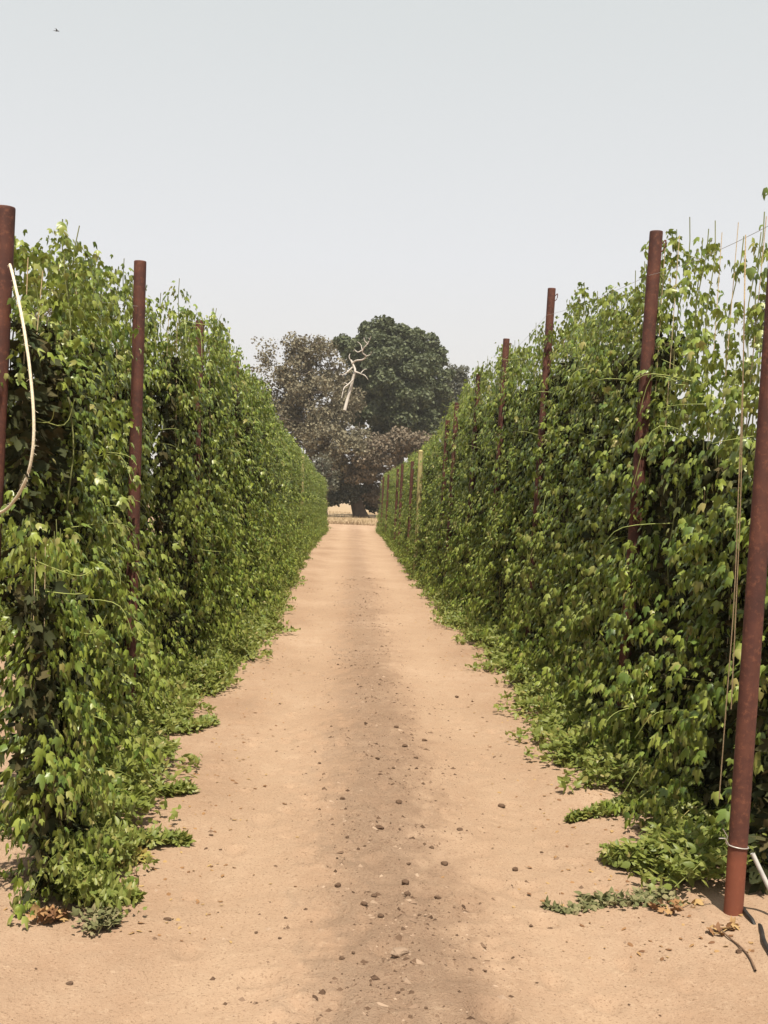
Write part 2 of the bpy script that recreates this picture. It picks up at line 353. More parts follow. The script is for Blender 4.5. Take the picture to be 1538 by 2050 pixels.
# ------------------------------------------------------------------ hop plants
def hop_bines(rs, nb, wid):
    out = []
    for k in range(nb):
        y0 = (k + 0.5) / nb * wid - wid / 2 + rs.uniform(-0.05, 0.05); x0 = rs.uniform(-0.10, 0.06)
        out.append((x0, y0, rs.uniform(0, 6.28), rs.uniform(0.96, 1.03)))
    return out
def bine_pt(b, z):
    x0, y0, ph, _ = b
    lean = np.clip(z / 0.5, 0, 1)
    return np.stack([x0 * lean + 0.12 * np.clip(1 - z / 1.5, 0, 1) + 0.03 * np.sin(z * 2.1 + ph), y0 * (0.45 + 0.55 * lean) + 0.04 * np.sin(z * 1.7 + ph * 2), z], -1)
def hop_foliage(seed, H=3.3, nb=4, wid=1.0, spread=1.0, topthin=0.0, dens=1.0, low=0.08):
    rs = np.random.RandomState(seed); bs = hop_bines(rs, nb, wid)
    P, T, N, S = [], [], [], []
    for b in bs:
        cl = rs.uniform(0, 100)
        z = low
        while z < H * b[3]:
            rel = z / H
            clump = 0.72 + 1.3 * (float(vnoise(cl, z * 1.9)) + 0.22)
            thin = 1.0 if rel < 0.72 else 1.0 - topthin * min(1, (rel - 0.72) / 0.12)
            top = 1.0 - 0.45 * max(0, rel - 0.85) / 0.15
            L = spread * (0.16 + 0.16 * max(0.0, 1 - rel) ** 1.4) * max(0.25, clump) * top * (0.5 + 0.5 * thin)
            for s in range(2):
                if rs.rand() > 0.25 + 0.75 * thin: continue
                az = rs.uniform(0, 2 * PI)
                d = np.array([math.cos(az), math.sin(az), 0.0]); d[1] *= 1.05; d[0] *= 1.0
                nl = max(3, int(dens * (8.2 + 56 * L + (4.0 if rel > 0.7 else 0)) * (0.35 + 0.65 * thin)))
                t = rs.uniform(0.12, 1.0, nl) ** 0.6
                base = bine_pt(b, np.array([z]))[0]; az_ = az
                lz = 0.16 * t - 0.42 * t * t * (0.4 + rs.rand())
                pos = base + d * (L * t)[:, None] + np.stack([np.zeros(nl), np.zeros(nl), lz * L * 1.6], -1) + rs.normal(0, 0.036, (nl, 3))
                P.append(pos)
                out = np.where(pos[:, 0] + rs.normal(0, 0.05, nl) > 0, 1.0, -1.0)
                nn = d * 0.25 + np.stack([0.70 * out, 0 * out, 0.85 + 0 * out], -1) + rs.normal(0, 0.42, (nl, 3)); N.append(nn)
                T.append(np.stack([0.35 * out, 0 * out, -0.85 + 0 * out], -1) + d * 0.2 + rs.normal(0, 0.33, (nl, 3)))
                S.append((0.028 + 0.044 * rs.rand(nl) ** 1.4) * (1.08 - 0.25 * rel) * (0.75 + 0.25 * min(1, z / 0.4)))
            z += rs.uniform(0.09, 0.18) * (1.0 + 0.5 * (1 - thin))
    m = int(620 * H * wid)                    # older inner leaves, coloured dark to paint the shade in the curtain's gaps
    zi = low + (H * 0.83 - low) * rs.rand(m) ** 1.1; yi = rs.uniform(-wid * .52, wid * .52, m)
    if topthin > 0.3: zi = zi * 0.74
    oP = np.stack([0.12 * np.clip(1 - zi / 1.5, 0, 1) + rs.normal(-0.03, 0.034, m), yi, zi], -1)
    old_dark = leaves(oP, rs.normal(0, .5, (m, 3)) + [0, 0, -.7], rs.normal(0, 1, (m, 3)) * [1, .5, .6], rs.uniform(0.05, 0.085, m))
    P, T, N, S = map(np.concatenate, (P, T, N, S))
    P[:, 2] = np.maximum(P[:, 2], 0.05)
    return leaves(P, T, N, S), bs, old_dark
def shoots(seed, x0=0.06, x1=0.53, wid=1.05, h=0.24, n=1250):
    """low sprawling growth on the path side"""
    rs = np.random.RandomState(seed); parts = []
    y = rs.uniform(-wid / 2, wid / 2, n)
    edge = x1 * (0.62 + 0.75 * (vnoise(y * 2.6 + seed, np.full(n, seed * 1.7)) + 0.5) - 0.12)
    x = x0 + (edge - x0) * rs.rand(n) ** 0.75
    far = rs.rand(n) < 0.07; x = np.where(far, edge * rs.uniform(0.9, 1.3, n), x)
    hh = np.where(far, 0.06, 1.0) * h * np.clip(1.15 - (x - x0) / (x1 - x0 + 0.05), 0.12, 1) * (0.45 + 1.0 * (vnoise(y * 4.5 + 3, x * 4.5 + seed) + 0.5))
    z = np.where(far, 0.022, 0.03) + hh * rs.rand(n) ** 0.6
    P = np.stack([x, y, z], -1)
    T = np.stack([rs.normal(0.35, 0.6, n), rs.normal(0, 0.6, n), rs.normal(0.35, 0.55, n)], -1)
    N = np.stack([rs.normal(0.1, 0.55, n), rs.normal(0, 0.55, n), np.full(n, 0.75)], -1)
    a = rs.rand(n) < 0.45
    parts.append(leaves(P[a], T[a], N[a], rs.uniform(0.026, 0.055, a.sum())))
    parts.append(leaves(P[~a], T[~a], N[~a], rs.uniform(0.028, 0.062, (~a).sum()), BLADE_V, BLADE_F))
    for k in range(7):                      # a few arching runners
        y0 = rs.uniform(-wid / 2, wid / 2); ex = rs.uniform(0.35, x1 * 1.05)
        pts = smooth_path([(0.05, y0, 0.05), (ex * 0.5, y0 + rs.uniform(-.1, .1), h * rs.uniform(.6, 1.1)), (ex, y0 + rs.uniform(-.2, .2), 0.04)], 9)
        parts.append(tube(pts, 0.0028, 4))
    return cat_geo(parts)

def make_variant(seed, **kw):
    sh = {k: kw.pop(k) for k in list(kw) if k in ('x1', 'h', 'n')}
    (v, f), bs, old_dark = hop_foliage(seed, **kw)
    rs = np.random.RandomState(seed + 500)
    H = kw.get('H', 3.3)
    twtop = 0.99 if kw.get('topthin', 0) > 0.3 else 0.93
    var = {'H': H, 'fol': np_mesh('foliage', v, f, M['leaf']), 'old': np_mesh('old_leaves', *old_dark, M['old_leaf']), 'sho': np_mesh('basal_shoots', *shoots(seed + 40, **sh), M['shoot']), 'bine': [], 'twine': [], 'ten': []}
    for b in bs:
        z = np.linspace(0.0, H * b[3], 26)
        p = bine_pt(b, z); p2 = p + np.stack([0.012 * np.cos(z * 9), 0.012 * np.sin(z * 9), 0 * z], -1)
        var['bine'].append(np_mesh('bine', *tube(p2, np.linspace(0.006, 0.003, 26), 5), M['bine']))
        top = np.array([b[0] * 0.3, b[1], H * twtop])
        q = np.concatenate([bine_pt(b, np.linspace(0.02, H * 0.55, 8)), [top]])
        var['twine'].append(np_mesh('twine', *tube(smooth_path(q, 16), 0.0022, 4), M['twine']))
    for k in range(5):                      # loose side shoots with pale curling tips
        b = bs[rs.randint(len(bs))]; z = rs.uniform(0.5, H * 0.95); p = bine_pt(b, np.array([z]))[0]
        az = rs.uniform(-1.0, 1.0); d = np.array([math.cos(az), math.sin(az), 0]); L = rs.uniform(0.3, 0.55)
        q = smooth_path([p, p + d * L * 0.6 + [0, 0, rs.uniform(-0.1, 0.08)], p + d * L * 0.8 + [0, rs.uniform(-.15, .15), rs.uniform(-0.3, 0.12)]], 10)
        var['ten'].append(np_mesh('tendril', *tube(q, np.linspace(0.003, 0.0014, 10), 4), M['tendril']))
    return var
VARS = [make_variant(100 + i, nb=4) for i in range(7)]
VAR_DENSE = VARS
# the near right plant: thin separate bines against the sky above a dense foot
VAR_OPEN = make_variant(301, nb=4, topthin=0.62, dens=0.95, H=3.3, wid=1.05)
VAR_OPEN3 = make_variant(304, nb=4, topthin=0.45, H=3.3)
VAR_OPEN2 = make_variant(302, nb=4, topthin=0.66, dens=1.0, H=3.3, wid=1.0)
VAR_END = make_variant(303, nb=5, topthin=0.15, dens=1.0, H=1.75, wid=0.8, spread=0.95)

def plant(var, x, y, H, side, label, group, full=True, shoot=True, sx=1.0, sy=1.0, shoot_sx=1.0):
    t = empty('hop_plant', (x, y, float(gz(x, y)) - 0.01), 0.0 if side < 0 else PI)
    tag(t, label, 'hop plant', group)
    s = H / var['H']
    o = link('foliage', var['fol'], t); o.scale = (sx, sy, s)
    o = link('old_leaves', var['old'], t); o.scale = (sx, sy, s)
    if shoot:
        o = link('basal_shoots', var['sho'], t); o.scale = (sx * shoot_sx * float(np.interp(y, [14, 30], [1.0, 0.6])), sy, 1)
    if full:
        for m in var['bine']: o = link('bine', m, t); o.scale = (sx, sy, s)
        for m in var['twine'][:2]: o = link('twine', m, t); o.scale = (sx, sy, s)
        
        for m in var['ten']: o = link('tendril', m, t); o.scale = (sx, sy, s)
    return t

LX, RX = -1.62, 1.93
def row_poly(pts, X):
    q = np.array([at_x(px, py, X) for px, py in pts]); return q[:, 1], q[:, 2]
lY, lZ = row_poly([(45, 465), (110, 500), (200, 528), (265, 545), (310, 592), (350, 620), (400, 652), (430, 690), (480, 742), (515, 790), (545, 852), (580, 880), (610, 915), (640, 950)], LX)
rY, rZ = row_poly([(1530, 400), (1480, 430), (1430, 445), (1380, 482), (1325, 482), (1280, 535), (1200, 590), (1165, 602), (1125, 606), (1090, 625), (1050, 682), (1000, 702), (960, 762), (925, 792), (900, 850), (880, 880), (850, 905), (800, 937), (770, 952)], RX)
# right row bows slightly: x of the pole line with depth
def rowR(y): return float(np.interp(y, [4.7, 7.5, 12.2, 15, 17.2, 20, 27, 64], [1.69, 1.84, 1.95, 1.85, 1.76, 1.70, 1.62, 1.55]))
def rowL(y): return float(np.interp(y, [5, 9, 14, 64], [-1.55, -1.52, -1.50, -1.50]))
bays_L = [5.3, 8.0, 11.3, 14.7, 18.5, 24.0, 34.5]
bays_R = [4.8, 7.6, 12.2, 14.9, 17.1, 20.2, 27.5]
def bay_label(side, y):
    nm = 'left' if side < 0 else 'right'
    bs = bays_L if side < 0 else bays_R
    o = ['nearest', 'second', 'third', 'fourth', 'fifth']
    if y < bs[0] + 0.3:
        return f'leafy hop plant at the near end of the {nm} row, by its nearest pole'
    for i in range(4):
        if y < bs[i + 1]:
            return f'hop plant climbing in the {nm} row, between its {o[i]} and {o[i + 1]} rusty poles'
    if y < 27: return f'smaller looking hop plant in the {nm} row, between its fifth pole and the pale post'
    return f'tiny distant hop plant in the far stretch of the {nm} row, past the pale post'
rs = np.random.RandomState(5)
y = 5.72; i = 0
plant(VAR_END, -1.23, 4.78, 1.55, -1, 'hop plant with a dark shaded end face at the near left corner', 'hop plants of the left row', sy=0.8, sx=0.75, shoot_sx=0.8)
prev = -1
while y < 63.5:
    H = float(np.interp(y, lY, lZ)) + rs.uniform(-0.06, 0.06)
    k = rs.randint(len(VARS)); k = (k + 1) % len(VARS) if k == prev else k; prev = k
    plant(VARS[k], rowL(y) - float(np.interp(y, [5.7, 6.4, 7.4, 8.6, 11, 14, 25, 45], [-0.08, 0.04, 0.19, 0.19, 0.0, -0.05, 0.08, 0.16])) + rs.uniform(-0.05, 0.05), y, H, -1, bay_label(-1, y), 'hop plants of the left row', full=y < 26, sx=rs.uniform(0.9, 1.1), sy=rs.uniform(0.95, 1.1))
    y += rs.uniform(0.78, 0.92)
y = 5.45; n_ = 0
special = {0: VAR_OPEN, 1: VAR_OPEN2, 2: VAR_OPEN3}
while y < 66:
    H = float(np.interp(y, rY, rZ)) + rs.uniform(-0.06, 0.06)
    k = rs.randint(len(VARS)); k = (k + 1) % len(VARS) if k == prev else k; prev = k
    v = special.get(n_, VARS[k])
    plant(v, rowR(y) + float(np.interp(y, [6.6, 7.3, 7.9, 8.6, 14, 25, 45], [0.24, 0.14, 0.13, 0.18, 0.13, 0.18, 0.28])) + rs.uniform(-0.05, 0.05), y, H, 1, bay_label(1, y), 'hop plants of the right row', full=y < 26, sx=rs.uniform(0.9, 1.1), sy=rs.uniform(0.95, 1.1), shoot_sx=0.95)
    y += rs.uniform(0.80, 0.95); n_ += 1
# neighbouring rows seen past the ends and through the gaps
y = 12.6
while y < 22:
    k = rs.randint(len(VARS))
    plant(VARS[k], -4.55 + rs.uniform(-0.05, 0.05), y, 3.2, -1, 'hop plant of the next row, seen past the left edge behind the near hedge', 'hop plants of the next row on the left', full=False, sx=1.1); y += 0.9
y = 7.4
while y < 24:
    k = rs.randint(len(VARS))
    plant(VARS[k], 5.1 + rs.uniform(-0.05, 0.05), y, 2.75, 1, 'hop plant of the next row, glimpsed through gaps in the right hedge', 'hop plants of the next row on the right', full=False, sx=1.1); y += 0.95

# ------------------------------------------------------------------ poles
def pole_mesh(r, H, foot, sides=20):
    bm = bmesh.new(); ri = r * 0.86
    rings = [(-0.3, r), (H - 0.012, r), (H - 0.004, r * 0.995), (H, r * 0.965), (H, ri), (H - 0.25, ri)]
    vr = []
    for z, rad in rings:
        vr.append([bm.verts.new((rad * math.cos(2 * PI * j / sides), rad * math.sin(2 * PI * j / sides), z)) for j in range(sides)])
    for a, b in zip(vr, vr[1:]):
        for j in range(sides):
            f = bm.faces.new((a[j], a[(j + 1) % sides], b[(j + 1) % sides], b[j])); f.smooth = True
    bm.faces.new(vr[-1])
    me = bpy.data.meshes.new('pipe'); bm.to_mesh(me); bm.free()
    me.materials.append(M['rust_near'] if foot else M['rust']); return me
def ring_geo(r, z, tr, n=22, tilt=0.0):
    a = np.linspace(0, 2 * PI, n); p = np.stack([r * np.cos(a), r * np.sin(a), z + tilt * np.cos(a)], -1)
    return tube(p, tr, 6)
def pole(x, y, H, r, label, group, lean=(0, 0), foot=False, hook=0):
    t = empty('trellis_pole', (x, y, float(gz(x, y)))); t.rotation_euler = (lean[1], lean[0], 0)
    tag(t, label, 'pole', group)
    link('pipe', pole_mesh(r, H, foot), t)
    # wire clamp near the top: a strap and a small staple on the hedge side
    s = hook; g = []
    if s:
        g.append(tube(smooth_path([(s * r, 0, H - 0.075), (s * (r + 0.022), 0, H - 0.05), (s * (r + 0.02), 0, H - 0.10), (s * r, 0, H - 0.125)], 9), 0.005, 6))
    if g: link('wire_clamp', np_mesh('wire_clamp', *cat_geo(g), M['rust']), t)
    return t
ordn = ['nearest', 'second', 'third', 'fourth', 'fifth', 'sixth', 'seventh']
tops_R, tops_L = [], []
P1 = on_ground(1467, 1842)
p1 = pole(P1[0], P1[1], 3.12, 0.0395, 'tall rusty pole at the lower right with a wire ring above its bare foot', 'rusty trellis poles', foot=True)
tops_R.append((P1[0], P1[1], 2.9))
link('wire_ring', np_mesh('wire_ring', *cat_geo([ring_geo(0.0425, 0.285, 0.0028, tilt=-0.004),
     tube([(-0.042, -0.004, 0.285), (-0.055, -0.01, 0.30), (-0.050, -0.012, 0.325), (-0.075, -0.02, 0.36)], 0.0026, 5),
     tube([(-0.042, -0.008, 0.292), (-0.06, -0.015, 0.318), (-0.088, -0.02, 0.318)], 0.0026, 5)]), M['wire']), p1)
for i, (px, py) in enumerate([(1303, 463), (1097, 577), (1008, 678), (954, 749), (911, 806), (893, 841)]):
    X = [1.84, 1.95, 1.85, 1.76, 1.70, 1.68][i]
    p = at_x(px, py, X)
    lab = ['rusty pole of the right row, second from the camera, bare in front of the leaves',
           'third rusty pole of the right row, beside the gap in the hedge where sky shows',
           'fourth rusty pole of the right row, rising above the leaves',
           'dark fifth pole of the right row, its top against the small grey tree',
           'thin sixth pole of the right row, against the green oak',
           'thin reddish seventh pole of the right row, just left of the sixth'][i]
    pole(p[0], p[1], p[2] - float(gz(p[0], p[1])), 0.042, lab, 'rusty trellis poles', hook=1 if i < 3 else 0, lean=(math.radians(0.6), 0))
    tops_R.append((p[0], p[1], p[2] - 0.28))
for i, (px, py) in enumerate([(12, 415), (281, 523), (401, 642), (472, 722)]):
    X = [-1.58, -1.50, -1.48, -1.48][i]
    p = at_x(px, py, X)
    lab = ['rusty pole cut by the left edge of the picture, with loose twine hanging beside it',
           'rusty pole of the left row, second from the camera, partly overgrown by leaves',
           'third rusty pole of the left row, only its top above the leaves',
           'fourth pole of the left row, just its dark top poking out of the hedge'][i]
    ln = math.radians([1.3, -0.2, 0.0, 0.0][i]); hh = p[2] - float(gz(p[0], p[1]))
    pole(p[0] - hh * math.sin(ln), p[1], hh, 0.042, lab, 'rusty trellis poles', lean=(ln, 0))
    tops_L.append((p[0], p[1], p[2] - 0.30))
# far poles of the right row, a dark one each
for i, (px, py) in enumerate([(826, 925), (806, 930), (797, 940), (778, 950), (768, 955)]):
    p = at_x(px, py, 1.55)
    pole(p[0], p[1], p[2], 0.045, 'thin dark far pole of the right row, past the pale post', 'far poles of the right row')
    tops_R.append((p[0], p[1], p[2] - 0.28))
def pale_post(px, py, X, label):
    p = at_x(px, py, X)
    t = empty('wooden_post', (p[0], p[1], float(gz(p[0], p[1])))); tag(t, label, 'post', 'pale weathered posts')
    H = p[2]
    rr = np.random.RandomState(int(px)); a = np.arange(9) * 2 * PI / 9
    zs = np.linspace(-0.2, H, 12); pts = np.stack([0.012 * np.sin(zs * 1.3), 0.01 * np.cos(zs), zs], -1)
    v, f = tube(pts, 0.055 + 0.006 * rr.rand(12), 9)
    cap = np.array([len(v) + 0]); v = np.concatenate([v, [[0, 0, H + 0.015]]])
    f = np.concatenate([f, [(11 * 9 + j, 11 * 9 + (j + 1) % 9, cap[0], cap[0]) for j in range(0)]]) if False else f
    me = np_mesh('post_shaft', v[:-1], f, M['post']); link('post_shaft', me, t)
    bm = bmesh.new(); bmesh.ops.create_cone(bm, cap_ends=True, segments=9, radius1=0.06, radius2=0.03, depth=0.03)
    m2 = bpy.data.meshes.new('post_top'); bm.to_mesh(m2); bm.free(); m2.materials.append(M['post'])
    link('post_top', m2, t, (0.012 * math.sin(H * 1.3), 0.01 * math.cos(H), H + 0.012))
    return t
pale_post(843, 905, 1.52, 'pale weathered wooden post standing in the far part of the right row')
pale_post(606, 917, -1.44, 'pale weathered wooden post standing in the far part of the left row')
def wire(tops, label):
    pts = []
    for a, b in zip(tops, tops[1:]):
        for u in np.linspace(0, 1, 8, endpoint=False):
            pts.append(np.array(a) * (1 - u) + np.array(b) * u - np.array([0, 0, 0.10 * u * (1 - u)]))
    pts.append(np.array(tops[-1]))
    tag(link('trellis_wire', np_mesh('trellis_wire', *tube(np.array(pts), 0.0013, 5), M['wire'])), label, 'wire', 'trellis wires')
tops_R.sort(key=lambda t: t[1]); tops_L.append((-1.47, 34.5, 2.85))
wire([(1.62, 3.4, 2.9)] + tops_R, 'thin steel trellis wire strung along the pole tops of the right row')
wire(tops_L, 'thin steel trellis wire strung along the pole tops of the left row')

# ------------------------------------------------------------------ twine, rod, hose at the near poles
tw = smooth_path([at_y(px, py, Y) for px, py, Y in [(20, 530, 5.1), (28, 560, 4.9), (46, 645, 4.65), (61, 750, 4.55), (68, 850, 4.5), (62, 925, 4.5), (42, 982, 4.55), (12, 1020, 4.7), (-18, 1030, 4.9)]], 40)
geo = [tube(tw, 0.0062, 7)]
rr = np.random.RandomState(2)
for k in range(150):                        # loose coir fibres
    j = rr.randint(len(tw)); q = tw[j]; d = rr.normal(0, 1, 3); d /= np.linalg.norm(d)
    geo.append(tube([q, q + d * 0.010, q + d * rr.uniform(0.012, 0.024) + [0, 0, -0.004]], 0.0007, 3))
tag(link('loose_twine', np_mesh('loose_twine', *cat_geo(geo), M['rope'])), 'loose fuzzy pale twine hanging in a bow beside the left edge pole', 'twine')
for k, pl in enumerate([[(1493, 470), (1489, 700), (1484, 850), (1478, 1000), (1470, 1200), (1452, 1440), (1440, 1600)], [(1492, 500), (1487, 800), (1483, 1000), (1474, 1210), (1464, 1420)]]):
    q = smooth_path([at_y(a, b, 5.0 - 0.03 * k) for a, b in pl], 30)
    tag(link('climbing_twine', np_mesh('climbing_twine', *tube(q, 0.0024, 6), M['twine'])), ['long pale climbing twine strung just left of the nearest right pole', 'shorter pale twine hanging alongside the long one left of the nearest right pole'][k], 'twine', 'climbing twines')
q = [np.array([P1[0] + 0.052, P1[1] - 0.03, 0.30]), np.array([P1[0] + 0.10, P1[1] - 0.05, 0.205]), np.array([P1[0] + 0.235, P1[1] - 0.12, -0.06])]
tag(link('guy_rod', np_mesh('guy_rod', *tube(q, 0.0095, 10), M['grey_pipe'])), 'grey metal guy rod slanting into the sand right of the nearest right pole', 'rod')
def gpt(px, py, dz=0.0):
    p = on_ground(px, py); p[2] = float(gz(p[0], p[1])) + dz; return p
hp = [gpt(1486, 1842, 0.01), gpt(1494, 1853, 0.014), gpt(1504, 1864, 0.010), gpt(1512, 1869, -0.012), gpt(1519, 1868, -0.008), gpt(1523, 1882, 0.012), gpt(1528, 1905, 0.016), gpt(1540, 1930, 0.012), gpt(1560, 1965, 0.012)]
tag(link('drip_hose', np_mesh('drip_hose', *tube(smooth_path(hp, 30), 0.0085, 10), M['hose'])), 'black drip hose half buried in the sand beside the nearest right pole', 'hose')
tw_ = smooth_path([gpt(1438, 1872, .012), gpt(1462, 1890, .008), gpt(1480, 1908, .01), gpt(1500, 1932, .008), gpt(1512, 1955, .008)], 16)
tag(link('twig', np_mesh('twig', *tube(tw_, np.linspace(0.0028, 0.0045, 16), 6), M['clod'])), 'thin dry twig lying on the sand below the nearest right pole', 'twig')

# ------------------------------------------------------------------ sprawling growth and litter on the sand
def patch(name, pts, width, h, n, mat, label, cat, group=None, size=(0.024, 0.05), seed=0, blade=0.5, up=0.35):
    """a tongue of low leaves along a ground polyline given at its base"""
    rs = np.random.RandomState(seed + 900); n = int(n * 1.5)
    g = np.array([gpt(*p) for p in pts]); path = smooth_path(g, 24); o = path[0].copy()
    t = rs.rand(n); c = path[(t * 23).astype(int)]
    taper = 1.0 - 0.75 * t
    off = np.clip(rs.standard_t(3, (n, 2)), -2.2, 2.2) * 0.42 * (width * taper)[:, None]
    P = np.stack([c[:, 0] + off[:, 0] * 0.7, c[:, 1] + off[:, 1], np.zeros(n)], -1)
    P[:, 2] = gz(P[:, 0], P[:, 1]) + 0.012 + h * taper * rs.rand(n) ** 0.8 * np.exp(-(off[:, 1] / (width + 1e-6)) ** 2)
    d = norm(np.gradient(path, axis=0))[(t * 23).astype(int)]
    T = d * 0.4 + rs.normal(0, 0.55, (n, 3)) + np.array([0, 0, up]); N = rs.normal(0, 0.4, (n, 3)) + np.array([0, 0, 1.0])
    P -= o; n = len(P)
    b = rs.rand(n) < blade; S = rs.uniform(*size, n)
    geo = [leaves(P[~b], T[~b], N[~b], S[~b])] if (~b).any() else []
    if b.any(): geo.append(leaves(P[b], T[b], N[b], S[b], BLADE_V, BLADE_F))
    stem = path - o + np.array([0, 0, 0.012])
    geo.append(tube(stem, 0.003, 4))
    ob = link(name, np_mesh(name, *cat_geo(geo), mat), None, o)
    return tag(ob, label, cat, group)
GR = 'runners sprawling onto the sand'
patch('hop_runner', [(190, 1690), (260, 1700), (330, 1692), (372, 1688)], 0.10, 0.09, 420, M['shoot'], 'long green runner reaching furthest onto the sand at the lower left', 'runner', GR, seed=1)
patch('hop_runner', [(110, 1790), (190, 1806), (272, 1800)], 0.10, 0.08, 330, M['shoot'], 'yellowish runner lying on the sand below the long one, near the left corner', 'runner', GR, seed=2)
patch('hop_runner', [(270, 1590), (340, 1598), (388, 1590)], 0.09, 0.07, 300, M['shoot'], 'short green runner tip on the sand just above the long left one', 'runner', GR, seed=3)
patch('hop_runner', [(310, 1470), (370, 1468), (432, 1448)], 0.14, 0.10, 420, M['shoot'], 'flat green runner at the left edge of the track, midway up the near hedge', 'runner', GR, seed=4)
patch('hop_runner', [(360, 1400), (440, 1388), (470, 1330)], 0.16, 0.10, 420, M['shoot'], 'leafy runner at the left edge of the track, level with the second left pole foot', 'runner', GR, seed=5)
patch('hop_runner', [(1215, 1440), (1150, 1436), (1095, 1410)], 0.26, 0.30, 800, M['shoot'], 'rounded bright tuft of hop shoots at the right edge of the track, beyond the mound', 'runner', GR, seed=6)
patch('hop_runner', [(1245, 1545), (1180, 1545), (1118, 1540)], 0.16, 0.22, 700, M['shoot'], 'bushy hop shoots at the right edge of the track, just behind the small mound', 'runner', GR, seed=7)
patch('hop_runner', [(1270, 1630), (1210, 1636), (1140, 1642)], 0.10, 0.07, 330, M['shoot'], 'thin straggling runner on the sand in front of the small mound', 'runner', GR, seed=8)
patch('hop_runner', [(1370, 1760), (1300, 1752), (1215, 1728)], 0.17, 0.22, 800, M['shoot'], 'large bushy hop shoots on the sand left of the nearest right pole', 'runner', GR, seed=9)
patch('hop_runner', [(1040, 1325), (1005, 1310), (985, 1290)], 0.35, 0.24, 600, M['shoot'], 'bright tuft of hop shoots at the right edge below the fourth right pole', 'runner', GR, seed=10)
patch('wilted_runner', [(1340, 1800), (1260, 1806), (1165, 1790)], 0.13, 0.03, 170, M['dusty_leaf'], 'flat wilted grey green runner on the sand left of the nearest right pole', 'runner', None, (0.02, 0.045), seed=11, up=0.0)
patch('wilted_runner', [(1190, 1800), (1140, 1815), (1095, 1806)], 0.05, 0.02, 90, M['dusty_leaf'], 'sparse pale dried sprig on open sand, tip of the wilted runner', 'runner', None, (0.02, 0.04), seed=12, up=0.0)
patch('dry_leaf_pile', [(205, 1745), (240, 1735), (285, 1722)], 0.10, 0.05, 220, M['yellow_leaf'], 'pile of yellowed dry leaves on the sand below the long left runner', 'dry leaves', None, (0.025, 0.05), seed=13, blade=0.3)
patch('dry_leaf_clump', [(75, 1852), (100, 1848), (128, 1838)], 0.05, 0.07, 50, M['dry_leaf'], 'reddish brown clump of dead leaves at the near foot of the left hedge', 'dry leaves', None, (0.022, 0.042), seed=14, blade=0.2)
patch('dusty_weed', [(180, 1856), (205, 1858), (232, 1846)], 0.10, 0.08, 200, M['dusty_leaf'], 'dusty grey green weed growing on the sand at the lower left', 'weed', None, (0.018, 0.04), seed=15, blade=0.8, up=0.5)
patch('dry_leaf_clump', [(1418, 1872), (1438, 1880), (1470, 1866)], 0.03, 0.02, 9, M['dry_leaf'], 'few curled brown leaves on the sand below the nearest right pole', 'dry leaves', None, (0.03, 0.05), seed=16, blade=0.3)
patch('dry_leaf_clump', [(1380, 1815), (1340, 1828), (1300, 1818)], 0.10, 0.015, 14, M['dry_leaf'], 'brown dead leaves under the right hedge, left of the nearest pole foot', 'dry leaves', None, (0.025, 0.05), seed=17, blade=0.3)
# fine fallen bits along both edges: uncountable
rs = np.random.RandomState(77); n = 900
yy = 4.3 + 20 * rs.rand(n) ** 1.7; sd_ = rs.rand(n) < 0.5
xx = np.where(sd_, -0.75 + rs.normal(0, 0.22, n), 1.32 + rs.normal(0, 0.24, n))
P = np.stack([xx, yy, gz(xx, yy) + 0.006], -1)
T = np.stack([rs.normal(0, 1, n), rs.normal(0, 1, n), rs.normal(0, .1, n)], -1); N = np.stack([rs.normal(0, .25, n), rs.normal(0, .25, n), np.ones(n)], -1)
tag(link('leaf_litter', np_mesh('leaf_litter', *leaves(P, T, N, rs.uniform(0.012, 0.035, n), BLADE_V, BLADE_F), M['dry_leaf'])), 'tiny dry leaf scraps scattered along the edges of the track', 'leaf litter', kind='stuff')

# ------------------------------------------------------------------ stones, clods, gravel
def rock_mesh(seed, mat):
    bm = bmesh.new(); bmesh.ops.create_icosphere(bm, subdivisions=3, radius=1.0)
    rr = random.Random(seed); off = Vector((rr.uniform(0, 50), rr.uniform(0, 50), rr.uniform(0, 50)))
    cuts = [(Vector((rr.gauss(0, 1), rr.gauss(0, 1), rr.gauss(0, 1))).normalized(), rr.uniform(0.55, 0.85)) for _ in range(7)]
    for v in bm.verts:
        for nrm, dd in cuts:
            e = v.co.dot(nrm) - dd
            if e > 0: v.co -= nrm * e * 0.9
        v.co *= 1 + 0.22 * mnoise.noise(v.co * 2.2 + off) + 0.08 * mnoise.noise(v.co * 6 + off)
    for f in bm.faces: f.smooth = False
    me = bpy.data.meshes.new('clod'); bm.to_mesh(me); bm.free(); me.materials.append(mat); return me
RK = [rock_mesh(s, M['clod']) for s in range(6)]
FLAT = rock_mesh(40, M['stone'])
def clod(px, py, wpx, hpx, label, me=None, name='clod', cat='clod', group='clods of earth on the track', rz=None):
    p = gpt(px, py); sc = F / p[1]
    w, h = wpx / sc / 2, hpx / sc / 2
    o = link(name, me or random.choice(RK)); o.location = (p[0], p[1], p[2] + h * 0.40)
    o.scale = (w, w * random.uniform(0.7, 1.0), h); o.rotation_euler = (0, 0, random.uniform(0, 6.28) if rz is None else rz)
    return tag(o, label, cat, group)
clod(803, 1912, 44, 19, 'largest flat pale stone, lying in the middle of the near sand', FLAT, 'flat_stone', 'stone', None, rz=0.1)
named = {(676, 1784): 'dark chunky clod alone left of the gravel strip', (1032, 1737): 'dark clod alone on smooth sand at the right side of the track',
         (1478, 1919): 'round brown clod below the nearest right pole, beside the twig', (1095, 1479): 'dark clod on bare sand near the bright tuft at the right edge'}
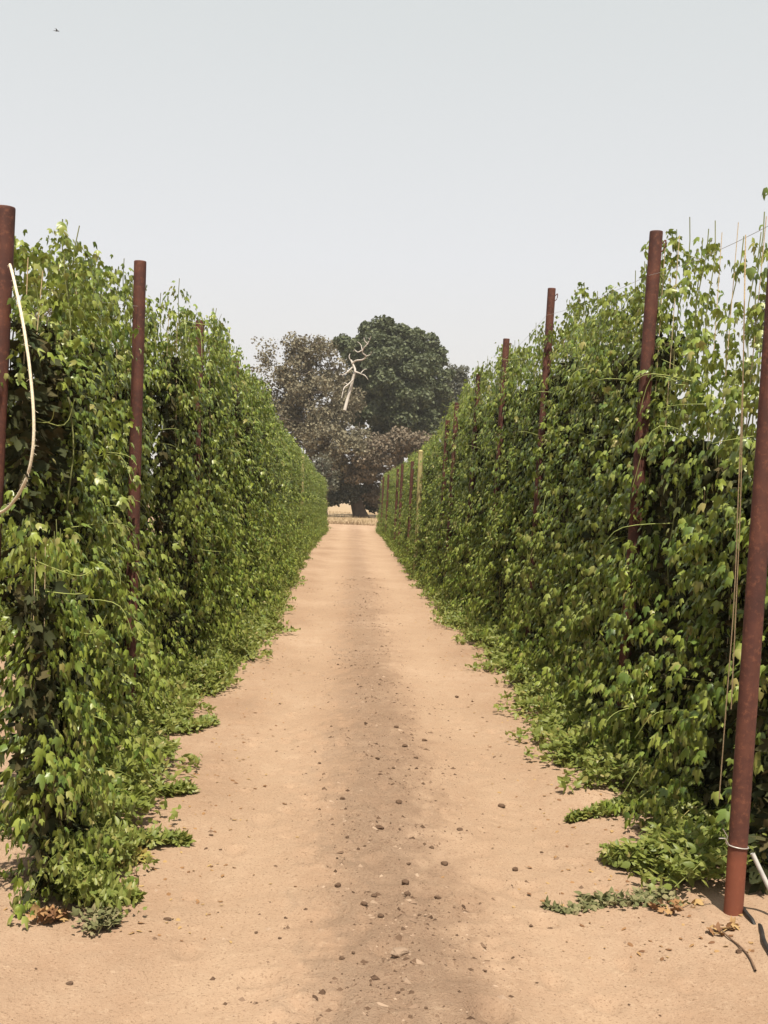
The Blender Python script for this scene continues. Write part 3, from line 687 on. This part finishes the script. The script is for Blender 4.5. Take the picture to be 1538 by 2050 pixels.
for px, py, w in [(676, 1784, 14), (1032, 1737, 14), (1478, 1919, 15), (1095, 1479, 14)]:
    clod(px, py, w, w * 0.8, named[(px, py)])
for px, py, w in [(793, 1464, 12), (850, 1489, 12), (811, 1505, 13), (833, 1524, 11), (755, 1532, 10), (787, 1547, 9), (761, 1561, 9), (686, 1605, 12),
                  (798, 1619, 17), (1005, 1609, 18), (921, 1662, 15), (818, 1736, 12), (865, 1701, 12), (749, 1802, 16), (840, 1835, 12), (763, 1845, 16),
                  (876, 1803, 16), (890, 1734, 17), (684, 1924, 14), (707, 1916, 10), (972, 1946, 8), (853, 2028, 9), (798, 1994, 10), (514, 1998, 8),
                  (561, 1870, 9), (514, 1859, 9), (751, 1966, 14), (815, 1805, 18), (810, 1780, 20), (729, 1820, 18), (695, 1686, 9), (760, 1661, 18),
                  (612, 1461, 7), (640, 1530, 7), (915, 1392, 10), (996, 1411, 9), (1020, 1425, 9), (1103, 1842, 13), (1085, 1700, 8), (1063, 1850, 10)]:
    clod(px, py, w, w * 0.62, 'dark clod of dry earth on or beside the gravelly middle strip')
for px, py, w in [(140, 1965, 15), (369, 1533, 12), (423, 1670, 11), (280, 1782, 10), (231, 1767, 12), (335, 1834, 18), (442, 1697, 7), (72, 1939, 8), (365, 1575, 12), (255, 1812, 9)]:
    clod(px, py, w, w * 0.5, 'small dark clod on the smooth sand along the left side')
rs = np.random.RandomState(31)
n = 9000
yy = 3.4 + 22 * rs.rand(n) ** 1.9; xx = 0.27 + rs.normal(0, 0.27, n)
n2 = 1500
yy = np.concatenate([yy, 3.2 + 16 * rs.rand(n2) ** 1.6]); xx = np.concatenate([xx, rs.uniform(-2.2, 2.4, n2)]); n += n2
keep = rs.rand(n) < np.clip(0.40 + 2.4 * (vnoise(xx * 4.5 + 3, yy * 2.6) + 0.12), 0.06, 1); xx = xx[keep]; yy = yy[keep]; n = len(xx)      # crumbs gather in patches
P = np.stack([xx, yy, gz(xx, yy)], -1); S = np.minimum(0.0043 * (1 / (rs.rand(n) + 0.03)) ** 0.55, 0.021)
octv = np.array([(1, 0, 0), (0, 1, 0), (-1, 0, 0), (0, -1, 0), (0, 0, .8), (0, 0, -.6)], float)
octf = np.array([(0, 1, 4), (1, 2, 4), (2, 3, 4), (3, 0, 4), (1, 0, 5), (2, 1, 5), (3, 2, 5), (0, 3, 5)])
ang = rs.uniform(0, 6.28, n); ov = octv[None] * rs.uniform(0.6, 1.3, (n, 6, 1))
rx_ = ov[..., 0] * np.cos(ang)[:, None] * 1.4 - ov[..., 1] * np.sin(ang)[:, None]; ry_ = ov[..., 0] * np.sin(ang)[:, None] * 1.4 + ov[..., 1] * np.cos(ang)[:, None]
P[:, 2] -= 0.3 * S
gv = P[:, None] + S[:, None, None] * np.stack([rx_, ry_, ov[..., 2]], -1)
tag(link('gravel', np_mesh('gravel', gv.reshape(-1, 3), (octf[None] + (np.arange(n) * 6)[:, None, None]).reshape(-1, 3), M['gravel'], False)), 'small gravel and crumbs scattered down the middle of the track', 'gravel', kind='stuff')

# ------------------------------------------------------------------ dry grass beyond the track
rs = np.random.RandomState(8); n = 9000
xx = rs.uniform(-14, 16, n); yy = 79.5 + 60 * rs.rand(n) ** 1.5
P = np.stack([xx, yy, np.full(n, 0.04)], -1)
T = np.stack([rs.normal(0, .35, n), rs.normal(0, .35, n), np.ones(n)], -1); N = np.stack([rs.normal(0, .5, n), -np.ones(n), rs.normal(0, .3, n)], -1)
tag(link('dry_grass', np_mesh('dry_grass', *leaves(P, T, N, rs.uniform(0.12, 0.34, n), STRAW_V * np.array([2.2, 1, 1]), STRAW_F), M['straw'])), 'pale dry grass on the field under the oaks', 'grass', kind='stuff')
n = 2600; xx = rs.uniform(-9, 11, n); yy = 78.2 + rs.normal(0, 0.6, n)
P = np.stack([xx, yy, np.zeros(n)], -1); T = np.stack([rs.normal(0, .5, n), rs.normal(0, .4, n), np.ones(n)], -1); N = np.stack([rs.normal(0, .5, n), -np.ones(n), rs.normal(0, .3, n)], -1)
tag(link('dry_weeds', np_mesh('dry_weeds', *leaves(P, T, N, rs.uniform(0.08, 0.30, n) * (0.5 + (vnoise(xx * .8, yy) + .5)), STRAW_V * np.array([3.0, 1, 1]), STRAW_F), M['weed_brown'])), 'brownish line of dry weeds crossing the end of the track', 'weeds', kind='stuff')

# ------------------------------------------------------------------ trees
def clump_crown(seed, lobes, base, card=0.26, subs=34, per=95, sub_r=(0.55, 1.25), flat=0.85):
    """lobes: (x,y,z,r) world -> leaf sprays gathered in sub-clumps on and inside each lobe"""
    rs = np.random.RandomState(seed); P, N, T = [], [], []
    for lx, ly, lz, r in lobes:
        k = max(6, int(subs * (r / 2.4) ** 2))
        d = norm(rs.normal(0, 1, (k, 3))); rad = r * (0.55 + 0.50 * rs.rand(k) ** 0.6)
        c = np.array([lx, ly, lz]) + d * rad[:, None] * np.array([1, 1, flat])
        sr = rs.uniform(*sub_r, k) * (0.6 + 0.25 * r / 2)
        for j in range(k):
            m = int(per * (sr[j] / 0.7) ** 2 * rs.uniform(0.6, 1.2))
            e = norm(rs.normal(0, 1, (m, 3))); q = rs.rand(m) ** 0.33
            P.append(c[j] + e * (q * sr[j])[:, None] * np.array([1.15, 1.15, 0.8]))
            N.append(e * 0.5 + rs.normal(0, 0.5, (m, 3)) + np.array([0, 0, 0.5])); T.append(rs.normal(0, 1, (m, 3)))
    P, N, T = map(np.concatenate, (P, N, T)); S = rs.uniform(0.6, 1.25, len(P)) * card
    return leaves(P - base, T, N, S, CARD_V, CARD_F)
def limb_net(seed, trunk_pts, trunk_r, lobes, base, twigs=5, tw_r=0.03):
    """trunk polyline, one limb towards each lobe, twigs inside the lobe"""
    rs = np.random.RandomState(seed); tp = smooth_path(trunk_pts, 14); tr = np.linspace(trunk_r, trunk_r * 0.35, 14)
    tr[0] *= 1.35; tr[1] *= 1.12
    trunk = tube(tp - base, tr, 10); g = []
    for lx, ly, lz, r in lobes:
        c = np.array([lx, ly, lz]); dist = np.linalg.norm(tp - c, axis=1) + 0.6 * np.abs(tp[:, 2] - (lz - 0.5 * np.abs(lz) * 0.4)); j = int(np.argmin(dist[3:]) + 3)
        a = tp[j]; mid = (a + c) / 2 + rs.normal(0, 0.4, 3) + [0, 0, -0.2 * np.linalg.norm(c - a) * 0.3]
        lp = smooth_path([a, mid, c], 8); g.append(tube(lp - base, np.linspace(max(tr[j] * 0.5, 0.08), 0.05, 8), 6))
        for _ in range(twigs):
            e = norm(rs.normal(0, 1, 3)); e[2] = abs(e[2]) * 0.8 - 0.1
            s = lp[rs.randint(4, 8)]
            g.append(tube(smooth_path([s, s + e * r * 0.55 + rs.normal(0, .2, 3), s + e * r * rs.uniform(0.9, 1.15) + rs.normal(0, .25, 3)], 6) - base, np.linspace(0.05, tw_r * 0.5, 6), 4))
    return trunk, cat_geo(g)
def tree(name, label, cat, lobes_px, Y, trunk_px, trunk_r, mat, seed, group=None, extra=(), **kw):
    """lobes_px: (px, py, r_px, dY)"""
    s = F / Y
    lob = [(*at_y(a, b, Y + d), r / s) for a, b, r, d in lobes_px]
    tp = [at_y(a, b, Y + d) for a, b, d in trunk_px]
    base = np.array([tp[0][0], tp[0][1], 0.0]); tp[0][2] = -0.2
    t = empty(name, base); tag(t, label, cat, group)
    trunk, limbs = limb_net(seed, tp, trunk_r, lob, base, twigs=kw.pop('twigs', 4), tw_r=kw.pop('tw_r', 0.03))
    link('trunk', np_mesh('trunk', *trunk, M['bark']), t)
    link('limbs', np_mesh('limbs', *limbs, kw.pop('limb_mat', M['bark'])), t)
    link('crown', np_mesh('crown', *clump_crown(seed, lob, base, **kw), mat, False), t)
    for nm, lp, m2, k2 in extra:
        lob2 = [(*at_y(a, b, Y + d), r / s) for a, b, r, d in lp]
        link(nm, np_mesh(nm, *clump_crown(seed + 1, lob2, base, **k2), m2, False), t)
    return t, base
# big green oak, right of centre
tree('oak_tree', 'large rounded dark green oak behind the end of the right row', 'tree',
     [(780, 688, 48, 0), (735, 705, 38, -2), (832, 706, 44, 1), (700, 690, 24, 0), (852, 760, 46, -1), (790, 752, 58, -3), (735, 775, 45, 0), (865, 805, 42, 0),
      (805, 815, 55, -3), (745, 830, 40, 1), (840, 850, 44, -2), (890, 830, 28, 1), (780, 862, 40, -2), (765, 790, 40, 5), (830, 780, 45, 6), (860, 720, 26, 2), (740, 668, 20, 1)],
     114, [(800, 1036, 0), (802, 960, 0), (795, 890, 0), (788, 800, 0), (782, 700, 0)], 0.75, M['oak_green'], 21, subs=34, per=190, card=0.34)
# sparse brown oak in front, left of centre, with a pale dead limb
sB = 104
tB, bB = tree('dry_oak_tree', 'sparse grey brown oak with a bleached dead limb, at the end of the track', 'tree',
     [(612, 705, 40, 0), (590, 740, 36, -1), (640, 735, 34, 1), (575, 790, 42, 0), (625, 785, 44, -2), (660, 775, 30, 1), (555, 830, 40, 1), (610, 840, 46, -2), (655, 835, 40, 0),
      (690, 855, 36, -1), (650, 885, 44, -3), (600, 890, 40, 0), (705, 905, 36, -2), (680, 935, 30, -1), (640, 925, 32, 1), (720, 880, 28, 0), (685, 820, 32, 1), (672, 740, 24, 2), (560, 870, 36, 1), (700, 800, 26, 3)],
     sB, [(724, 1038, 0), (708, 985, 0), (690, 935, 0), (640, 870, 0), (622, 800, 0), (615, 720, 0)], 0.62, M['oak_brown'], 22,
     subs=30, per=95, card=0.25, twigs=14, tw_r=0.05, limb_mat=M['limb'],
     extra=[('dead_bough', [(730, 905, 28, -2), (765, 900, 30, -1), (800, 892, 30, 0), (835, 890, 28, 0), (862, 885, 20, 0), (715, 945, 28, -1), (748, 950, 26, 0), (750, 985, 22, 1), (765, 930, 24, 0)], M['oak_pink'], dict(subs=36, per=170, card=0.26)),
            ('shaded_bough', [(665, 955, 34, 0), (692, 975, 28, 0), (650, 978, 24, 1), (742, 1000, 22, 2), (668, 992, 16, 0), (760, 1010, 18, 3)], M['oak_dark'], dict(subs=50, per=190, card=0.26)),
            ('wispy_bough', [(532, 695, 24, 0), (515, 730, 22, 1), (545, 745, 24, 0), (528, 770, 24, 0), (540, 715, 18, 1), (595, 682, 22, 0), (660, 695, 18, 0)], M['oak_brown'], dict(subs=26, per=42, card=0.2))])
def dead_limb(px_lines, Y, base, parent):
    g = []
    for pts, r0, r1, dy in px_lines:
        rr = np.random.RandomState(len(pts) + int(pts[0][0]))
        q = np.array([at_y(a, b, Y + dy * k / len(pts) + rr.uniform(-.2, .2)) for k, (a, b) in enumerate(pts)])
        q = smooth_path(q, 5 * len(pts)); g.append(tube(q - base, np.linspace(r0, r1, len(q)), 7))
    o = link('dead_limb', np_mesh('dead_limb', *cat_geo(g), M['dead_wood']), parent); o['label'] = 'bleached bare dead limb with twisted branches'
dead_limb([([(690, 822), (697, 795), (703, 775), (707, 757), (711, 742), (707, 730), (703, 721)], 0.15, 0.08, 1),
           ([(705, 728), (713, 722), (726, 720), (733, 713), (726, 706), (729, 696), (737, 687), (743, 673)], 0.085, 0.025, -2),
           ([(728, 699), (717, 705), (711, 701), (707, 703)], 0.06, 0.02, 1), ([(737, 689), (730, 682), (729, 676)], 0.05, 0.018, 0), ([(726, 706), (723, 691), (716, 684)], 0.05, 0.018, 1),
           ([(711, 744), (722, 748), (731, 752), (737, 760)], 0.08, 0.025, -1), ([(706, 735), (694, 746), (686, 750), (680, 748)], 0.07, 0.022, -1),
           ([(707, 760), (697, 770), (689, 777), (684, 797)], 0.08, 0.03, -1), ([(703, 723), (699, 715), (701, 708)], 0.05, 0.018, 0), ([(733, 713), (741, 710), (745, 703)], 0.045, 0.016, 0),
           ([(722, 748), (728, 741), (735, 739)], 0.045, 0.016, 1), ([(697, 770), (689, 766), (683, 769)], 0.045, 0.016, 0), ([(741, 680), (737, 676)], 0.03, 0.014, 0)], sB - 3.2, bB, tB)
# trunk hidden at the left hedge end
tree('young_oak_tree', 'dark narrow tree trunk with leaves just past the end of the left row', 'tree',
     [(655, 950, 18, 0), (640, 930, 18, 0), (664, 975, 12, 0)], 96, [(651, 1043, 0), (652, 1000, 0), (650, 960, 0), (645, 930, 0)], 0.22, M['oak_grey'], 27, subs=30, per=60, card=0.2)
tree('small_tree', 'small dark grey green tree standing right of the large oak', 'tree',
     [(915, 745, 18, 0), (905, 775, 20, 0), (928, 775, 18, 0), (918, 810, 24, 0), (940, 820, 20, 0), (900, 830, 24, 0)], 125, [(915, 1030, 0), (915, 900, 0), (914, 780, 0)], 0.25, M['oak_grey'], 23, subs=50, per=140, card=0.26)
tree('small_tree', 'dark rounded tree showing at the right edge above the hedge', 'tree',
     [(1535, 625, 26, 0), (1525, 648, 22, 0), (1560, 640, 30, 0), (1575, 680, 40, 0)], 70, [(1560, 1040, 0), (1558, 800, 0), (1555, 650, 0)], 0.28, M['oak_grey'], 24, subs=60, per=90, card=0.16)
tree('small_tree', 'grey brown tree glimpsed behind the top of the near left hedge', 'tree',
     [(160, 570, 20, 0), (145, 600, 24, 0), (185, 605, 24, 0), (40, 640, 30, 0), (100, 640, 30, 0)], 60, [(120, 1030, 0), (122, 800, 0), (125, 640, 0)], 0.25, M['oak_brown'], 25, subs=60, per=70, card=0.15)
# dense thicket at far left and right behind the rows, low on the horizon
for k, (px, Yk, lab) in enumerate([(1010, 150, 'low grey green shrub far behind the right row, left of its neighbour'), (1130, 170, 'low grey green shrub far behind the right row, right of its neighbour'), (430, 150, 'low grey green shrub far behind the left row')]):
    tree('far_shrub', lab, 'shrub', [(px, 965, 34, 0), (px + 40, 975, 28, 0), (px - 38, 978, 26, 0)], Yk, [(px, 1022, 0), (px, 1000, 0), (px, 975, 0)], 0.2, M['oak_grey'], 50 + k, 'shrubs far behind the rows', subs=14, per=60, card=0.35)

# ------------------------------------------------------------------ bird high in the sky
def bird(px, py, Y):
    p = at_y(px, py, Y); s = Y / F
    bm = bmesh.new()
    body = [(-6.5, 0, 0), (-5, .5, .35), (0, 1.0, .8), (3.5, 1.1, 1.0), (5.5, .6, .6), (6.3, 0, 0.1)]
    rings = []
    for x, w, h in body:
        rings.append([bm.verts.new((x, w * math.cos(a), 0.2 + h * math.sin(a))) for a in np.arange(8) * 2 * PI / 8] if w else [bm.verts.new((x, 0, 0.2))])
    for a, b in zip(rings, rings[1:]):
        if len(a) == 1: [bm.faces.new((a[0], b[(j + 1) % 8], b[j])) for j in range(8)]
        elif len(b) == 1: [bm.faces.new((a[j], a[(j + 1) % 8], b[0])) for j in range(8)]
        else: [bm.faces.new((a[j], a[(j + 1) % 8], b[(j + 1) % 8], b[j])) for j in range(8)]
    for sg in (1, -1):
        w = [(2.6, .6, .6), (-0.2, .6, .5), (-0.6, 4.5, 2.0), (-2.2, 8.5, 1.4), (1.2, 5, 2.2)]
        up = [bm.verts.new((x, sg * y_, z + .12)) for x, y_, z in w]; dn = [bm.verts.new((x, sg * y_, z - .12)) for x, y_, z in w]
        idx = [0, 1, 2, 3, 4]
        bm.faces.new([up[i] for i in idx]); bm.faces.new([dn[i] for i in reversed(idx)])
        for i in range(5): bm.faces.new((up[i], dn[i], dn[(i + 1) % 5], up[(i + 1) % 5]))
    bmesh.ops.recalc_face_normals(bm, faces=bm.faces)
    me = bpy.data.meshes.new('bird'); bm.to_mesh(me); bm.free(); me.materials.append(M['bird'])
    o = link('bird', me, None, p); o.scale = (s, s, s); o.rotation_euler = (0, 0, 0.15)
    tag(o, 'tiny dark bird flying high in the pale sky at the upper left', 'bird')
bird(113, 62, 90)

# ------------------------------------------------------------------ thin summer haze
m, nt, out = nmat('summer_haze')
pv = nt.nodes.new('ShaderNodeVolumePrincipled'); pv.inputs['Color'].default_value = (0.95, 0.93, 0.90, 1); pv.inputs['Density'].default_value = 0.0004
pv.inputs['Anisotropy'].default_value = 0.2
nt.links.new(pv.outputs[0], out.inputs['Volume'])
bm = bmesh.new(); bmesh.ops.create_cube(bm, size=1.0)
for v in bm.verts: v.co = Vector((v.co.x * 1900, 1480 + v.co.y * 3100, 11.5 + v.co.z * 26))
me = bpy.data.meshes.new('haze'); bm.to_mesh(me); bm.free(); me.materials.append(m)
tag(link('haze', me), 'thin pale summer haze lying over the field and the trees', 'haze', kind='stuff')
